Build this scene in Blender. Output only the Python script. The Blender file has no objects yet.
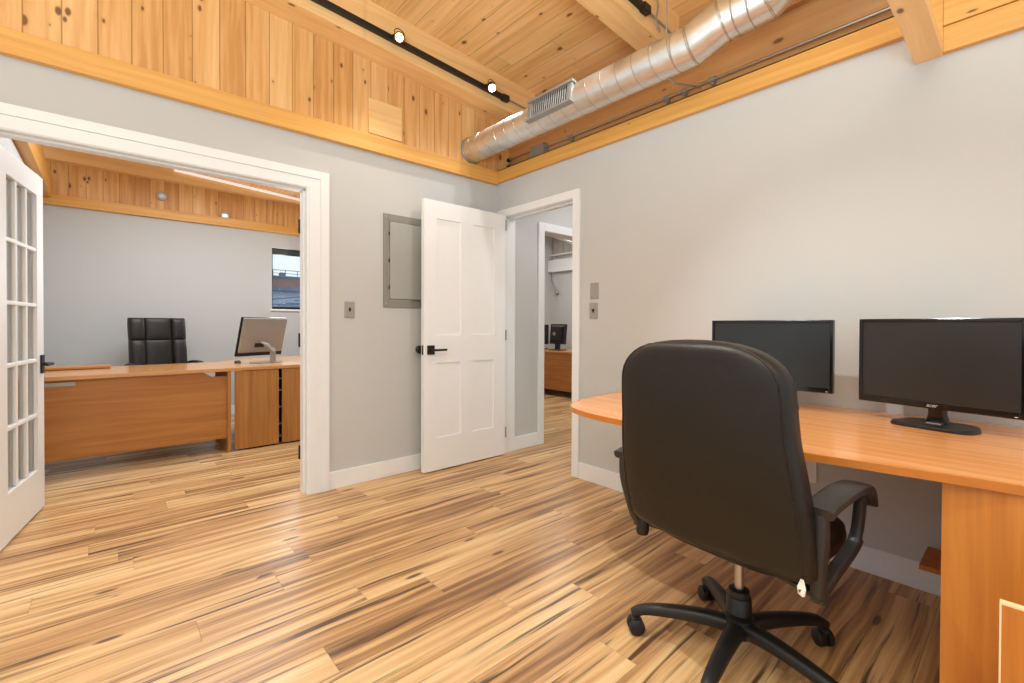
import bpy, bmesh, math, random
from mathutils import Vector, Matrix
from math import pi, sin, cos, radians as R

random.seed(4)
sc = bpy.context.scene
C = sc.collection

# ---------------------------------------------------------------- camera
F_PX, PPY = 458.797, 329.944
Fw = Vector((0.66148539, 0.74989808, -0.00948429))
Rt = Vector((0.74994912, -0.66148633, 0.00348512))
Up = Vector((0.00366025, 0.00941809, 0.99994895))
cd = bpy.data.cameras.new('camera')
cam = bpy.data.objects.new('camera', cd); C.objects.link(cam)
cd.sensor_width = 36.0; cd.lens = F_PX / 1024 * 36.0
cd.shift_y = (PPY - 341.5) / 1024
cd.clip_start = 0.02
m4 = Matrix.Identity(4)
for i in range(3):
    m4[i][0], m4[i][1], m4[i][2] = Rt[i], Up[i], -Fw[i]
m4[0][3], m4[1][3], m4[2][3] = -2.6304, -3.1854, 1.13
cam.matrix_world = m4
sc.camera = cam

# ---------------------------------------------------------------- world, light, exposure
sc.view_settings.view_transform = 'Standard'
sc.view_settings.look = 'None'
sc.view_settings.gamma = 1.0
sc.view_settings.use_curve_mapping = False
sc.view_settings.exposure = 0.02
W = bpy.data.worlds.new('world'); sc.world = W; W.use_nodes = True
bg = W.node_tree.nodes['Background']
bg.inputs['Color'].default_value = (0.84, 0.94, 1.0, 1)
bg.inputs['Strength'].default_value = 1.1


def area(name, loc, size, energy, col=(1, .93, .85), direction=(0, 0, -1), size_y=None, spread=pi):
    d = bpy.data.lights.new(name, 'AREA'); d.energy = energy; d.color = col
    d.shape = 'RECTANGLE'; d.size = size; d.size_y = size_y or size; d.spread = spread
    o = bpy.data.objects.new(name, d); C.objects.link(o)
    o.location = loc
    o.rotation_euler = Vector(direction).to_track_quat('-Z', 'Y').to_euler()
    return o


def spot(name, loc, target, energy, angle=70, blend=.5, col=(1, .9, .75), r=.03):
    d = bpy.data.lights.new(name, 'SPOT'); d.energy = energy; d.color = col
    d.spot_size = R(angle); d.spot_blend = blend; d.shadow_soft_size = r
    o = bpy.data.objects.new(name, d); C.objects.link(o)
    o.location = loc
    o.rotation_euler = (Vector(target) - Vector(loc)).to_track_quat('-Z', 'Y').to_euler()
    return o


# ceiling lamps out of view, window of the far room, the track heads, and two added lights
area('ceiling_uplight_fill', (-4.0, -3.9, 1.25), 1.8, 158, (.76, .93, 1), (.42, .36, 1.3), 1.4, R(125))  # added uplight behind the camera to brighten the ceiling, not a window
area('ceiling_lamp_light', (-2.6, -3.0, 2.9), 1.6, 32, (.82, .95, 1), (0.1, 0.1, -1))
area('far_ceiling_lamp_light', (-1.8, 1.6, 2.72), 1.6, 58, (.84, .94, 1), (0, 0, -1))
area('hall_ceiling_lamp_light', (0.9, -.9, 2.6), .8, 13, (1, .96, .92), (0, 0, -1))
area('back_office_lamp_light', (2.3, 1.5, 2.7), 1.2, 38, (1, .96, .91), (0, 0, -1))
area('far_window_daylight', (-.55, 3.4, 1.75), .75, 16, (.9, .95, 1), (-.5, -1, -.1), .75)
spot('spot_warm', (-1.15, -.36, 3.04), (-1.7, -1.0, 0), 20, 110, .7, (1, .82, .55))
spot('spot_white', (-.345, -.35, 3.0), (-1.25, -.75, 0), 17, 95, .8, (.94, .96, 1), .02)
spot('spot_door_fill', (-.55, -1.70, 3.02), (-.9, .0, 1.3), 32, 80, .6, (.90, .97, 1))  # added for the door and its shadow; no lamp head hangs here
spot('spot_over_desk', (-1.85, -1.75, 2.98), (-.6, -2.7, .7), 112, 62, .7, (.92, .97, 1))


# ---------------------------------------------------------------- materials
class NB:
    def __init__(s, name):
        s.m = bpy.data.materials.new(name); s.m.use_nodes = True
        s.t = s.m.node_tree; s.n = s.t.nodes; s.b = s.n['Principled BSDF']

    def node(s, ty, **kw):
        n = s.n.new(ty)
        for k, v in kw.items(): setattr(n, k, v)
        return n

    def link(s, a, b): s.t.links.new(a, b)

    def math(s, op, a, b=None, clamp=False):
        n = s.node('ShaderNodeMath', operation=op); n.use_clamp = clamp
        for i, x in enumerate((a, b)):
            if x is None: continue
            if isinstance(x, (int, float)): n.inputs[i].default_value = x
            else: s.link(x, n.inputs[i])
        return n.outputs[0]

    def comb(s, x, y, z):
        n = s.node('ShaderNodeCombineXYZ')
        for i, v in enumerate((x, y, z)):
            if isinstance(v, (int, float)): n.inputs[i].default_value = v
            else: s.link(v, n.inputs[i])
        return n.outputs[0]

    def ramp(s, fac, stops, interp='LINEAR'):
        n = s.node('ShaderNodeValToRGB'); cr = n.color_ramp; cr.interpolation = interp
        while len(cr.elements) < len(stops): cr.elements.new(.5)
        for e, (p, c) in zip(cr.elements, stops):
            e.position = p; e.color = (*c, 1)
        s.link(fac, n.inputs[0]); return n.outputs[0]

    def mix(s, fac, a, b, mode='MIX'):
        n = s.node('ShaderNodeMix', data_type='RGBA', blend_type=mode)
        if isinstance(fac, (int, float)): n.inputs[0].default_value = fac
        else: s.link(fac, n.inputs[0])
        for i, v in ((6, a), (7, b)):
            if isinstance(v, tuple): n.inputs[i].default_value = (*v, 1)
            else: s.link(v, n.inputs[i])
        return n.outputs[2]


def srgb(r, g, b):
    f = lambda c: (c / 255 / 12.92) if c / 255 <= .04045 else ((c / 255 + .055) / 1.055) ** 2.4
    return (f(r), f(g), f(b))


def plain(name, col, rough=.5, metal=0.0, noise=0.0, nscale=40, bump=0.0, coat=0.0, spec=.5):
    q = NB(name); b = q.b
    b.inputs['Base Color'].default_value = (*col, 1)
    b.inputs['Roughness'].default_value = rough
    b.inputs['Metallic'].default_value = metal
    b.inputs['Coat Weight'].default_value = coat
    b.inputs['Specular IOR Level'].default_value = spec
    tc = q.node('ShaderNodeTexCoord')
    nz = q.node('ShaderNodeTexNoise'); nz.inputs['Scale'].default_value = nscale
    nz.inputs['Detail'].default_value = 4
    q.link(tc.outputs['Object'], nz.inputs['Vector'])
    c2 = q.mix(nz.outputs[0], tuple(c * (1 - noise) for c in col), tuple(min(1, c * (1 + noise)) for c in col))
    q.link(c2, b.inputs['Base Color'])
    if bump:
        bp = q.node('ShaderNodeBump'); bp.inputs['Strength'].default_value = bump
        bp.inputs['Distance'].default_value = .002
        q.link(nz.outputs[0], bp.inputs['Height']); q.link(bp.outputs[0], b.inputs['Normal'])
    return q.m


def boards(name, row, lng, w, L, tones, gr=(60, 2.2), knots=0.0, kcol=srgb(105, 58, 28), groove=.0,
           rough=.45, vary=.5, streak=None, coat=0.0, contrast=1.7, knscale=(7, 3.4)):
    """timber: row axis / length axis, board width w (0 = one solid piece), board length L"""
    q = NB(name); b = q.b
    tc = q.node('ShaderNodeTexCoord'); sp = q.node('ShaderNodeSeparateXYZ')
    q.link(tc.outputs['Object'], sp.inputs[0])
    a = sp.outputs[row]; l = sp.outputs[lng]; o = sp.outputs[3 - row - lng]
    if w:
        rw = q.math('DIVIDE', a, w); ri = q.math('FLOOR', rw)
        wn = q.node('ShaderNodeTexWhiteNoise', noise_dimensions='1D'); q.link(ri, wn.inputs['W'])
        off = q.math('MULTIPLY', wn.outputs[0], L)
        lc = q.math('DIVIDE', q.math('ADD', l, off), L); li = q.math('FLOOR', lc)
        w2 = q.node('ShaderNodeTexWhiteNoise', noise_dimensions='2D')
        q.link(q.comb(ri, li, 0.0), w2.inputs['Vector'])
        rnd = w2.outputs[0]
    else:
        oi = q.node('ShaderNodeObjectInfo'); rnd = oi.outputs['Random']
    shift = q.math('MULTIPLY', rnd, 37.0)
    # slow waviness of the grain
    wv = q.node('ShaderNodeTexNoise'); wv.inputs['Scale'].default_value = 1.0
    q.link(q.comb(q.math('MULTIPLY', a, 5.0), q.math('MULTIPLY', l, 1.6), shift), wv.inputs['Vector'])
    aw = q.math('ADD', a, q.math('MULTIPLY', wv.outputs[0], .045))
    g1 = q.node('ShaderNodeTexNoise'); g1.inputs['Scale'].default_value = 1; g1.inputs['Detail'].default_value = 5
    g1.inputs['Roughness'].default_value = .55
    q.link(q.comb(q.math('MULTIPLY', aw, gr[0]), q.math('MULTIPLY', l, gr[1]),
                  q.math('ADD', shift, q.math('MULTIPLY', o, gr[0]))), g1.inputs['Vector'])
    f = q.math('ADD', q.math('MULTIPLY', g1.outputs[0], 1 - vary * .5), q.math('MULTIPLY', q.math('SUBTRACT', rnd, .25), vary * .5))
    f = q.math('ADD', q.math('MULTIPLY', q.math('SUBTRACT', f, .5), contrast), .5, True)
    n = len(tones)
    col = q.ramp(f, [(i / (n - 1), t) for i, t in enumerate(tones)])
    if streak:
        g2 = q.node('ShaderNodeTexNoise'); g2.inputs['Scale'].default_value = 1; g2.inputs['Detail'].default_value = 3
        q.link(q.comb(q.math('MULTIPLY', aw, streak[1]), q.math('MULTIPLY', l, streak[2]),
                      q.math('ADD', shift, 3.3)), g2.inputs['Vector'])
        ms = q.ramp(g2.outputs[0], [(streak[3], (0, 0, 0)), (streak[4], (1, 1, 1))])
        col = q.mix(ms, col, streak[0])
    if knots:
        v = q.node('ShaderNodeTexVoronoi', voronoi_dimensions='2D'); v.inputs['Scale'].default_value = 1
        q.link(q.comb(q.math('ADD', q.math('MULTIPLY', a, knscale[0]), shift),
                      q.math('ADD', q.math('MULTIPLY', l, knscale[1]), shift), 0.0), v.inputs['Vector'])
        sc3 = q.node('ShaderNodeSeparateColor'); q.link(v.outputs['Color'], sc3.inputs[0])
        rad = q.math('MULTIPLY', q.math('SUBTRACT', sc3.outputs[0], 1 - knots, True), .14 / max(knots, .01))
        kd = q.math('SUBTRACT', rad, v.outputs['Distance'])
        km = q.math('MULTIPLY', kd, 22.0, True)
        halo = q.math('MULTIPLY', q.math('ADD', kd, .09), 4.0, True)
        halo = q.math('MULTIPLY', halo, q.math('GREATER_THAN', rad, .004))
        col = q.mix(q.math('MULTIPLY', halo, .35), col, tuple(c * .8 for c in srgb(190, 120, 60)))
        col = q.mix(q.math('MULTIPLY', km, .85), col, kcol)
    if w and groove:
        fr = q.math('FRACT', rw)
        d = q.math('MINIMUM', fr, q.math('SUBTRACT', 1.0, fr))
        gm = q.math('SUBTRACT', 1.0, q.math('DIVIDE', d, groove / w), True)
        fl = q.math('FRACT', lc)
        d2 = q.math('MINIMUM', fl, q.math('SUBTRACT', 1.0, fl))
        gm2 = q.math('SUBTRACT', 1.0, q.math('DIVIDE', d2, groove * .7 / L), True)
        gm = q.math('MAXIMUM', gm, gm2)
        col = q.mix(q.math('MULTIPLY', gm, .7), col, tuple(t * .35 for t in tones[0]))
        bp = q.node('ShaderNodeBump'); bp.inputs['Strength'].default_value = .5
        bp.inputs['Distance'].default_value = .004; bp.invert = True
        q.link(gm, bp.inputs['Height']); q.link(bp.outputs[0], b.inputs['Normal'])
    q.link(col, b.inputs['Base Color'])
    b.inputs['Roughness'].default_value = rough
    b.inputs['Coat Weight'].default_value = coat
    b.inputs['Coat Roughness'].default_value = .2
    return q.m


PT = [srgb(206, 148, 84), srgb(224, 170, 106), srgb(235, 188, 126), srgb(243, 205, 150)]
M = {}
M['wall'] = plain('wall_paint', srgb(199, 199, 197), .85, noise=.012, nscale=6, bump=.05)
M['white'] = plain('white_trim_paint', srgb(238, 239, 240), .35, noise=.01, nscale=20)
M['door'] = plain('door_paint', srgb(243, 243, 243), .4, noise=.01, nscale=20)
M['floor'] = boards('floor_planks', 1, 0, .155, 1.25,
                    [srgb(136, 98, 62), srgb(190, 146, 98), srgb(220, 180, 128), srgb(234, 200, 150), srgb(244, 216, 174)],
                    gr=(30, .85), groove=.0013, rough=.34, vary=.36, contrast=2.2,
                    streak=(srgb(96, 68, 46), 40, 1.3, .57, .68), knots=.16, kcol=srgb(78, 52, 34), knscale=(9, 2.4))
M['gable'] = boards('pine_wall_boards', 0, 2, .133, 60, PT, gr=(30, 1.3), knots=.45, groove=.004, vary=.5, contrast=2.3, knscale=(8, 4.5))
M['deck'] = boards('pine_ceiling_boards', 0, 1, .16, 5, [srgb(222, 170, 104), srgb(240, 190, 124), srgb(250, 206, 144), srgb(253, 218, 164)],
                   gr=(30, 1.2), knots=.5, groove=.0035, vary=.45, contrast=2.2, knscale=(7, 4.5))
BX = [srgb(232, 182, 118), srgb(246, 202, 140), srgb(252, 218, 164)]
TX = [srgb(208, 146, 70), srgb(226, 168, 86), srgb(238, 188, 108)]
M['beam_x'] = boards('pine_beam_lengthwise', 1, 0, 0, 1, BX, gr=(26, .9), knots=.3, knscale=(8, 4), vary=.3)
M['beam_y'] = boards('pine_beam_crosswise', 0, 1, 0, 1, TX, gr=(26, .9), knots=.2, knscale=(8, 4), vary=.3)
M['trim_x'] = boards('fir_trim_lengthwise', 2, 0, 0, 1, TX, gr=(40, .9), knots=.14, knscale=(12, 4), vary=.25)
M['trim_y'] = boards('fir_trim_crosswise', 2, 1, 0, 1, TX, gr=(40, .9), knots=.14, knscale=(12, 4), vary=.25)
M['desk_top'] = boards('cherry_laminate_lit_top', 0, 1, 0, 1, [srgb(214, 140, 78), srgb(238, 168, 104), srgb(246, 188, 126)], gr=(34, 1.5), rough=.22, vary=.2, coat=.25)  # paler than the upright laminate: gloss on the top put into the tones
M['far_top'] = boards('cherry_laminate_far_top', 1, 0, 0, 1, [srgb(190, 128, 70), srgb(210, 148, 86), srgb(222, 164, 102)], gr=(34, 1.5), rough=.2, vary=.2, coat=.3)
M['desk_v'] = boards('cherry_laminate_upright', 1, 2, 0, 1, [srgb(176, 102, 34), srgb(202, 124, 46), srgb(216, 144, 64)], gr=(36, 1.5), rough=.4, vary=.2)
M['far_v'] = boards('cherry_laminate_cabinet', 0, 2, 0, 1, [srgb(156, 98, 42), srgb(182, 122, 58), srgb(200, 142, 76)], gr=(36, 1.5), rough=.4, vary=.2)
M['far_h'] = boards('cherry_laminate_panel', 2, 0, 0, 1, [srgb(156, 96, 40), srgb(182, 118, 54), srgb(198, 136, 70)], gr=(30, 1.1), rough=.4, vary=.2)
M['hall_h'] = boards('cherry_laminate_hall', 2, 1, 0, 1, [srgb(156, 96, 40), srgb(182, 118, 54), srgb(198, 136, 70)], gr=(30, 1.1), rough=.4, vary=.2)
M['edge'] = plain('cherry_edge_shaded', srgb(196, 116, 40), .35, noise=.08, nscale=30)  # darker than the top: shade on the rim put into the colour
M['pale_edge'] = plain('pale_edge_band', srgb(242, 214, 170), .4)
M['black'] = plain('black_plastic', srgb(26, 25, 25), .42, noise=.1, nscale=200)
M['armblack'] = plain('black_arm_plastic', srgb(44, 43, 43), .38, noise=.1, nscale=200, bump=.05)
M['metalblack'] = plain('black_metal', srgb(34, 31, 30), .35, metal=.4)
M['gloss'] = plain('gloss_black', srgb(16, 15, 15), .12)
M['screen'] = plain('screen_glass', srgb(40, 37, 34), .33, noise=.02)
M['screen_b'] = plain('screen_glass_bluish', srgb(31, 35, 37), .33, noise=.02)
M['silver'] = plain('brushed_silver', srgb(158, 154, 150), .38, metal=.25, noise=.05, nscale=60)
M['steel'] = plain('steel', srgb(190, 184, 176), .28, metal=.9, noise=.08, nscale=60)
M['nickel'] = plain('brushed_nickel', srgb(172, 166, 158), .35, metal=.5, noise=.1, nscale=120)
M['greymetal'] = plain('grey_painted_metal', srgb(172, 171, 166), .4, metal=.15, noise=.03, nscale=30)
M['greymetal2'] = plain('dark_grey_painted_metal', srgb(146, 144, 138), .35, metal=.2, noise=.03, nscale=30)
M['bronze'] = plain('dark_bronze', srgb(48, 38, 30), .35, metal=.5)
M['white_plastic'] = plain('white_plastic', srgb(236, 234, 230), .4)
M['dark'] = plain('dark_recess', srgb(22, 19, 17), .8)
M['brownboard'] = boards('brown_recess_board', 2, 1, 0, 1, [srgb(176, 128, 80), srgb(196, 146, 94), srgb(210, 162, 108)], gr=(26, .8), knots=.1, vary=.3)
M['text'] = plain('silver_print', srgb(190, 190, 190), .4)
M['tag'] = plain('white_tag_cloth', srgb(235, 230, 215), .7)
M['tagmark'] = plain('tag_print', srgb(120, 84, 60), .7)
M['graygreen'] = plain('whitewashed_board', srgb(196, 190, 178), .7, noise=.1, nscale=10)
M['blind'] = plain('dark_roller_blind', srgb(58, 57, 56), .6)


def leather(name, col):
    q = NB(name); b = q.b
    tc = q.node('ShaderNodeTexCoord')
    n1 = q.node('ShaderNodeTexNoise'); n1.inputs['Scale'].default_value = 7; n1.inputs['Detail'].default_value = 5
    v = q.node('ShaderNodeTexVoronoi'); v.inputs['Scale'].default_value = 340
    q.link(tc.outputs['Object'], n1.inputs['Vector']); q.link(tc.outputs['Object'], v.inputs['Vector'])
    c = q.mix(n1.outputs[0], tuple(x * .8 for x in col), tuple(x * 1.25 for x in col))
    q.link(c, b.inputs['Base Color']); b.inputs['Roughness'].default_value = .42; b.inputs['Specular IOR Level'].default_value = .38
    h = q.math('ADD', q.math('MULTIPLY', n1.outputs[0], 2.2), q.math('MULTIPLY', v.outputs['Distance'], .12))
    bp = q.node('ShaderNodeBump'); bp.inputs['Strength'].default_value = .35; bp.inputs['Distance'].default_value = .006
    q.link(h, bp.inputs['Height']); q.link(bp.outputs[0], b.inputs['Normal'])
    return q.m


M['leather'] = leather('black_leather', srgb(30, 25, 20))
M['leather_far'] = leather('black_leather_far', srgb(38, 34, 32))


def duct_mat():
    q = NB('galvanised_duct'); b = q.b
    tc = q.node('ShaderNodeTexCoord')
    n1 = q.node('ShaderNodeTexNoise'); n1.inputs['Scale'].default_value = 14; n1.inputs['Detail'].default_value = 6
    q.link(tc.outputs['Object'], n1.inputs['Vector'])
    v = q.node('ShaderNodeTexVoronoi'); v.inputs['Scale'].default_value = 30
    q.link(tc.outputs['Object'], v.inputs['Vector'])
    c = q.ramp(q.math('ADD', q.math('MULTIPLY', n1.outputs[0], .7), q.math('MULTIPLY', v.outputs['Distance'], .12)),
               [(.25, srgb(208, 204, 198)), (.7, srgb(228, 225, 220))])
    q.link(c, b.inputs['Base Color']); b.inputs['Metallic'].default_value = .86
    r = q.math('ADD', q.math('MULTIPLY', n1.outputs[0], .16), .27)
    q.link(r, b.inputs['Roughness'])
    return q.m


M['duct'] = duct_mat()


def glass_mat(name='clear_glass', tint=(1, 1, 1), refl=.10):
    q = NB(name); nt = q.t
    tr = q.node('ShaderNodeBsdfTransparent'); tr.inputs[0].default_value = (*tint, 1)
    gl = q.node('ShaderNodeBsdfGlossy'); gl.inputs['Roughness'].default_value = .02
    lw = q.node('ShaderNodeLayerWeight'); lw.inputs[0].default_value = .25
    f = q.math('ADD', q.math('MULTIPLY', lw.outputs['Fresnel'], .6), refl * .4, True)
    mx = q.node('ShaderNodeMixShader'); q.link(f, mx.inputs[0]); q.link(tr.outputs[0], mx.inputs[1]); q.link(gl.outputs[0], mx.inputs[2])
    q.link(mx.outputs[0], q.n['Material Output'].inputs[0])
    return q.m


M['glass'] = glass_mat()


def emit(name, col, s):
    q = NB(name); b = q.b
    b.inputs['Base Color'].default_value = (*col, 1)
    b.inputs['Emission Color'].default_value = (*col, 1); b.inputs['Emission Strength'].default_value = s
    return q.m


M['bulb_warm'] = emit('warm_bulb', (1, .62, .2), 4)
M['bulb_white'] = emit('white_bulb', (1, .97, .92), 14)
M['led'] = emit('led_strip', (1, .95, .96), .45)


# ---------------------------------------------------------------- mesh helpers
def box(bm, x0, x1, y0, y1, z0, z1, mx=None):
    vs = [bm.verts.new(Vector((x, y, z))) for x in (x0, x1) for y in (y0, y1) for z in (z0, z1)]
    if mx is not None:
        for v in vs: v.co = mx @ v.co
    for f in ((0, 1, 3, 2), (4, 6, 7, 5), (0, 4, 5, 1), (2, 3, 7, 6), (0, 2, 6, 4), (1, 5, 7, 3)):
        bm.faces.new([vs[i] for i in f])
    return vs


def loft(bm, rings, cap=True, close=False):
    rs = [[bm.verts.new(Vector(p)) for p in r] for r in rings]
    n = len(rs[0])
    pairs = list(zip(rs, rs[1:])) + ([(rs[-1], rs[0])] if close else [])
    for a, b in pairs:
        for i in range(n):
            j = (i + 1) % n
            bm.faces.new((a[i], a[j], b[j], b[i]))
    if cap and not close:
        bm.faces.new(rs[0][::-1]); bm.faces.new(rs[-1])
    return rs


def frame_at(d, up=Vector((0, 0, 1))):
    d = d.normalized()
    if abs(d.dot(up)) > .98: up = Vector((0, 1, 0))
    s = d.cross(up).normalized(); return s, s.cross(d).normalized()


def tube(bm, pts, r, seg=12, cap=True, up=Vector((0, 0, 1)), flat=1.0):
    """round (or flattened) bar through pts; r may be a list"""
    pts = [Vector(p) for p in pts]; rings = []
    for i, p in enumerate(pts):
        a = pts[max(0, i - 1)]; b = pts[min(len(pts) - 1, i + 1)]
        s, u = frame_at(b - a, up)
        rr = r[i] if isinstance(r, (list, tuple)) else r
        rings.append([p + s * rr * flat * cos(2 * pi * k / seg) + u * rr * sin(2 * pi * k / seg) for k in range(seg)])
    loft(bm, rings, cap)


def sbar(bm, pts, w, h, up=Vector((0, 0, 1)), n=3.5, seg=16):
    """bar of rounded-rectangular section: w across, h along 'up'; lists allowed"""
    pts = [Vector(p) for p in pts]; rings = []
    for i, p in enumerate(pts):
        a = pts[max(0, i - 1)]; b = pts[min(len(pts) - 1, i + 1)]
        s, u = frame_at(b - a, up)
        ww = w[i] if isinstance(w, (list, tuple)) else w
        hh = h[i] if isinstance(h, (list, tuple)) else h
        ring = []
        for k in range(seg):
            t = 2 * pi * k / seg; c, q = cos(t), sin(t)
            ring.append(p + s * ww / 2 * math.copysign(abs(c) ** (2 / n), c) + u * hh / 2 * math.copysign(abs(q) ** (2 / n), q))
        rings.append(ring)
    loft(bm, rings)


def smoothpath(pts, n=6):
    pts = [Vector(p) for p in pts]; out = []
    P = [2 * pts[0] - pts[1]] + pts + [2 * pts[-1] - pts[-2]]
    for i in range(1, len(P) - 2):
        for k in range(n):
            t = k / n; a, b, c, d = P[i - 1:i + 3]
            out.append(.5 * ((2 * b) + (c - a) * t + (2 * a - 5 * b + 4 * c - d) * t * t + (3 * b - a - 3 * c + d) * t ** 3))
    out.append(pts[-1]); return out


def prism(bm, outline, z0, z1):
    loft(bm, [[(x, y, z0) for x, y in outline], [(x, y, z1) for x, y in outline]])


def prism_ax(bm, outline, axis, a0, a1):
    """outline in the two other axes (in order), extruded along axis"""
    def mk(p, a):
        v = list(p); v.insert(axis, a); return v
    loft(bm, [[mk(p, a0) for p in outline], [mk(p, a1) for p in outline]])


def build(name, fn, mat, parent=None, smooth=False, bevel=0.0, loc=None, rot=None, seg=2):
    bm = bmesh.new(); fn(bm)
    bmesh.ops.recalc_face_normals(bm, faces=bm.faces)
    me = bpy.data.meshes.new(name); bm.to_mesh(me); bm.free()
    me.materials.append(M[mat] if isinstance(mat, str) else mat)
    if smooth:
        me.shade_smooth()
        me.set_sharp_from_angle(angle=R(38))
    o = bpy.data.objects.new(name, me); C.objects.link(o)
    if parent: o.parent = parent
    if loc: o.location = loc
    if rot: o.rotation_euler = rot
    if bevel:
        md = o.modifiers.new('bevel', 'BEVEL'); md.width = bevel; md.segments = seg; md.limit_method = 'ANGLE'
        md.angle_limit = R(40)
    return o


def bx(*a): return lambda bm: box(bm, *a)


def boxes(*L):
    def f(bm):
        for a in L: box(bm, *a)
    return f


def struct(name, fn, mat, **k):
    o = build(name, fn, mat, **k); o['kind'] = 'structure'; return o


def thing(name, label, cat, loc=(0, 0, 0), rz=0.0, group=None):
    o = bpy.data.objects.new(name, None); C.objects.link(o)
    o.empty_display_size = .1
    o.location = loc; o.rotation_euler = (0, 0, rz); o['label'] = label; o['category'] = cat
    if group: o['group'] = group
    return o


def tag(o, label, cat, group=None):
    o['label'] = label; o['category'] = cat
    if group: o['group'] = group
    return o


def wall_with_holes(bm, axis, a0, a1, z0, z1, t0, t1, holes):
    """wall running along axis (0=x, 1=y) from a0..a1, thickness t0..t1; holes = (h0,h1,z0,z1)"""
    xs = sorted({a0, a1, *[h[0] for h in holes], *[h[1] for h in holes]})
    zs = sorted({z0, z1, *[h[2] for h in holes], *[h[3] for h in holes]})
    for i in range(len(xs) - 1):
        for j in range(len(zs) - 1):
            cx, cz = (xs[i] + xs[i + 1]) / 2, (zs[j] + zs[j + 1]) / 2
            if any(h[0] < cx < h[1] and h[2] < cz < h[3] for h in holes): continue
            if axis == 0: box(bm, xs[i], xs[i + 1], t0, t1, zs[j], zs[j + 1])
            else: box(bm, t0, t1, xs[i], xs[i + 1], zs[j], zs[j + 1])
    bmesh.ops.remove_doubles(bm, verts=bm.verts, dist=1e-5)


# ================================================================ SETTING
FLX0, FLY0 = -5.0, -4.7
struct('floor', bx(FLX0, 5.2, FLY0, 4.6, -.06, 0), 'floor')

DX0, DX1 = -3.04, -1.64          # double doorway in wall_left
struct('wall_left', lambda bm: wall_with_holes(bm, 0, FLX0, 0, 0, 2.40, 0, .12, [(DX0 - .025, DX1 + .025, 0, 2.05)]), 'wall')
struct('wall_right', lambda bm: wall_with_holes(bm, 1, FLY0, .0, 0, 2.40, 0, .12, [(-.92, -.085, 0, 2.10)]), 'wall')
# rafter slope: underside height along x
zb = lambda x: 2.948 - .0715 * x
# timber gable over the left wall
def gable(bm):
    prism_ax(bm, [(-5.0, 2.40), (.30, 2.40), (.30, zb(.30) + .26), (-5.0, zb(-5.0) + .26)], 1, -.012, .10)
struct('wall_left_timber', gable, 'gable')
# sloped plank deck
def deck(bm):
    z = lambda x: zb(x) + .275
    vs = []
    for y in (FLY0, .1):
        for x, dz in ((-5.0, 0), (.5, 0), (.5, .05), (-5.0, .05)):
            vs.append((x, y, z(x) + dz))
    loft(bm, [vs[:4], vs[4:]])
struct('ceiling', deck, 'deck')

# timber edge boards
def trimL(bm):
    box(bm, FLX0, -.032, -.034, 0, 2.380, 2.50)
    box(bm, FLX0, -.032, -.046, -.034, 2.380, 2.392)
struct('trim_1', trimL, 'trim_x', bevel=.002)
struct('trim_2', boxes((-.034, 0, -2.83, 0, 2.393, 2.50), (-.034, .14, -2.83, 0, 2.49, 2.50)), 'trim_y', bevel=.002)
struct('trim_3', boxes((-.03, .0, -4.7, -2.93, 2.268, 2.31), (-.024, .0, -4.7, -2.93, 2.31, 2.375), (-.024, .14, -2.93, -2.845, 2.31, 2.9), (-.03, .0, -4.7, -2.93, 2.378, 2.9)), 'trim_y', bevel=.002)
struct('trim_4', bx(.14, .18, -4.7, 0, 2.40, 2.835), 'brownboard')
struct('trim_5', bx(.26, .29, -4.7, .1, 2.40, 3.3), 'brownboard')
def strip6(bm): box(bm, .10, .14, -4.7, 0, 2.835, 2.875)
struct('trim_6', strip6, 'brownboard')

def rafter_mesh(y0, y1, xa, xb, h=.262, nail=.04):
    def f(bm):
        for (ya, yb, d0, d1) in ((y0, y1, 0, h - .05), (y0 - nail * 0, y1 - .012, h - .05, h + .02)):
            r0 = [(xa, ya, zb(xa) + d0), (xa, yb, zb(xa) + d0), (xa, yb, zb(xa) + d1), (xa, ya, zb(xa) + d1)]
            r1 = [(xb, ya, zb(xb) + d0), (xb, yb, zb(xb) + d0), (xb, yb, zb(xb) + d1), (xb, ya, zb(xb) + d1)]
            loft(bm, [r0, r1])
    return f
struct('ceiling_beam', rafter_mesh(-.215, -.012, -5.0, .26), 'beam_x', bevel=.003)
struct('ceiling_beam', rafter_mesh(-1.60, -1.44, -5.0, .26), 'beam_x', bevel=.003)
struct('ceiling_beam', rafter_mesh(-4.4, -4.24, -5.0, .26), 'beam_x', bevel=.003)
# flat timber crossing at the end of the right wall
struct('ceiling_beam', bx(-5.0, 0, -2.93, -2.84, 2.265, 2.31), 'beam_x', bevel=.002)

# baseboards
BB = .119
struct('baseboard_left', boxes((-1.497, 0, -.016, 0, 0, BB)), 'white', bevel=.003)
struct('baseboard_right', bx(-.016, 0, FLY0, -.967, 0, BB), 'white', bevel=.003)
struct('baseboard_hall', bx(.12, .432, -.096, -.08, 0, BB), 'white', bevel=.003)
struct('baseboard_far', bx(-3.12, 0, 3.434, 3.45, 0, BB), 'white', bevel=.003)

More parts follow.
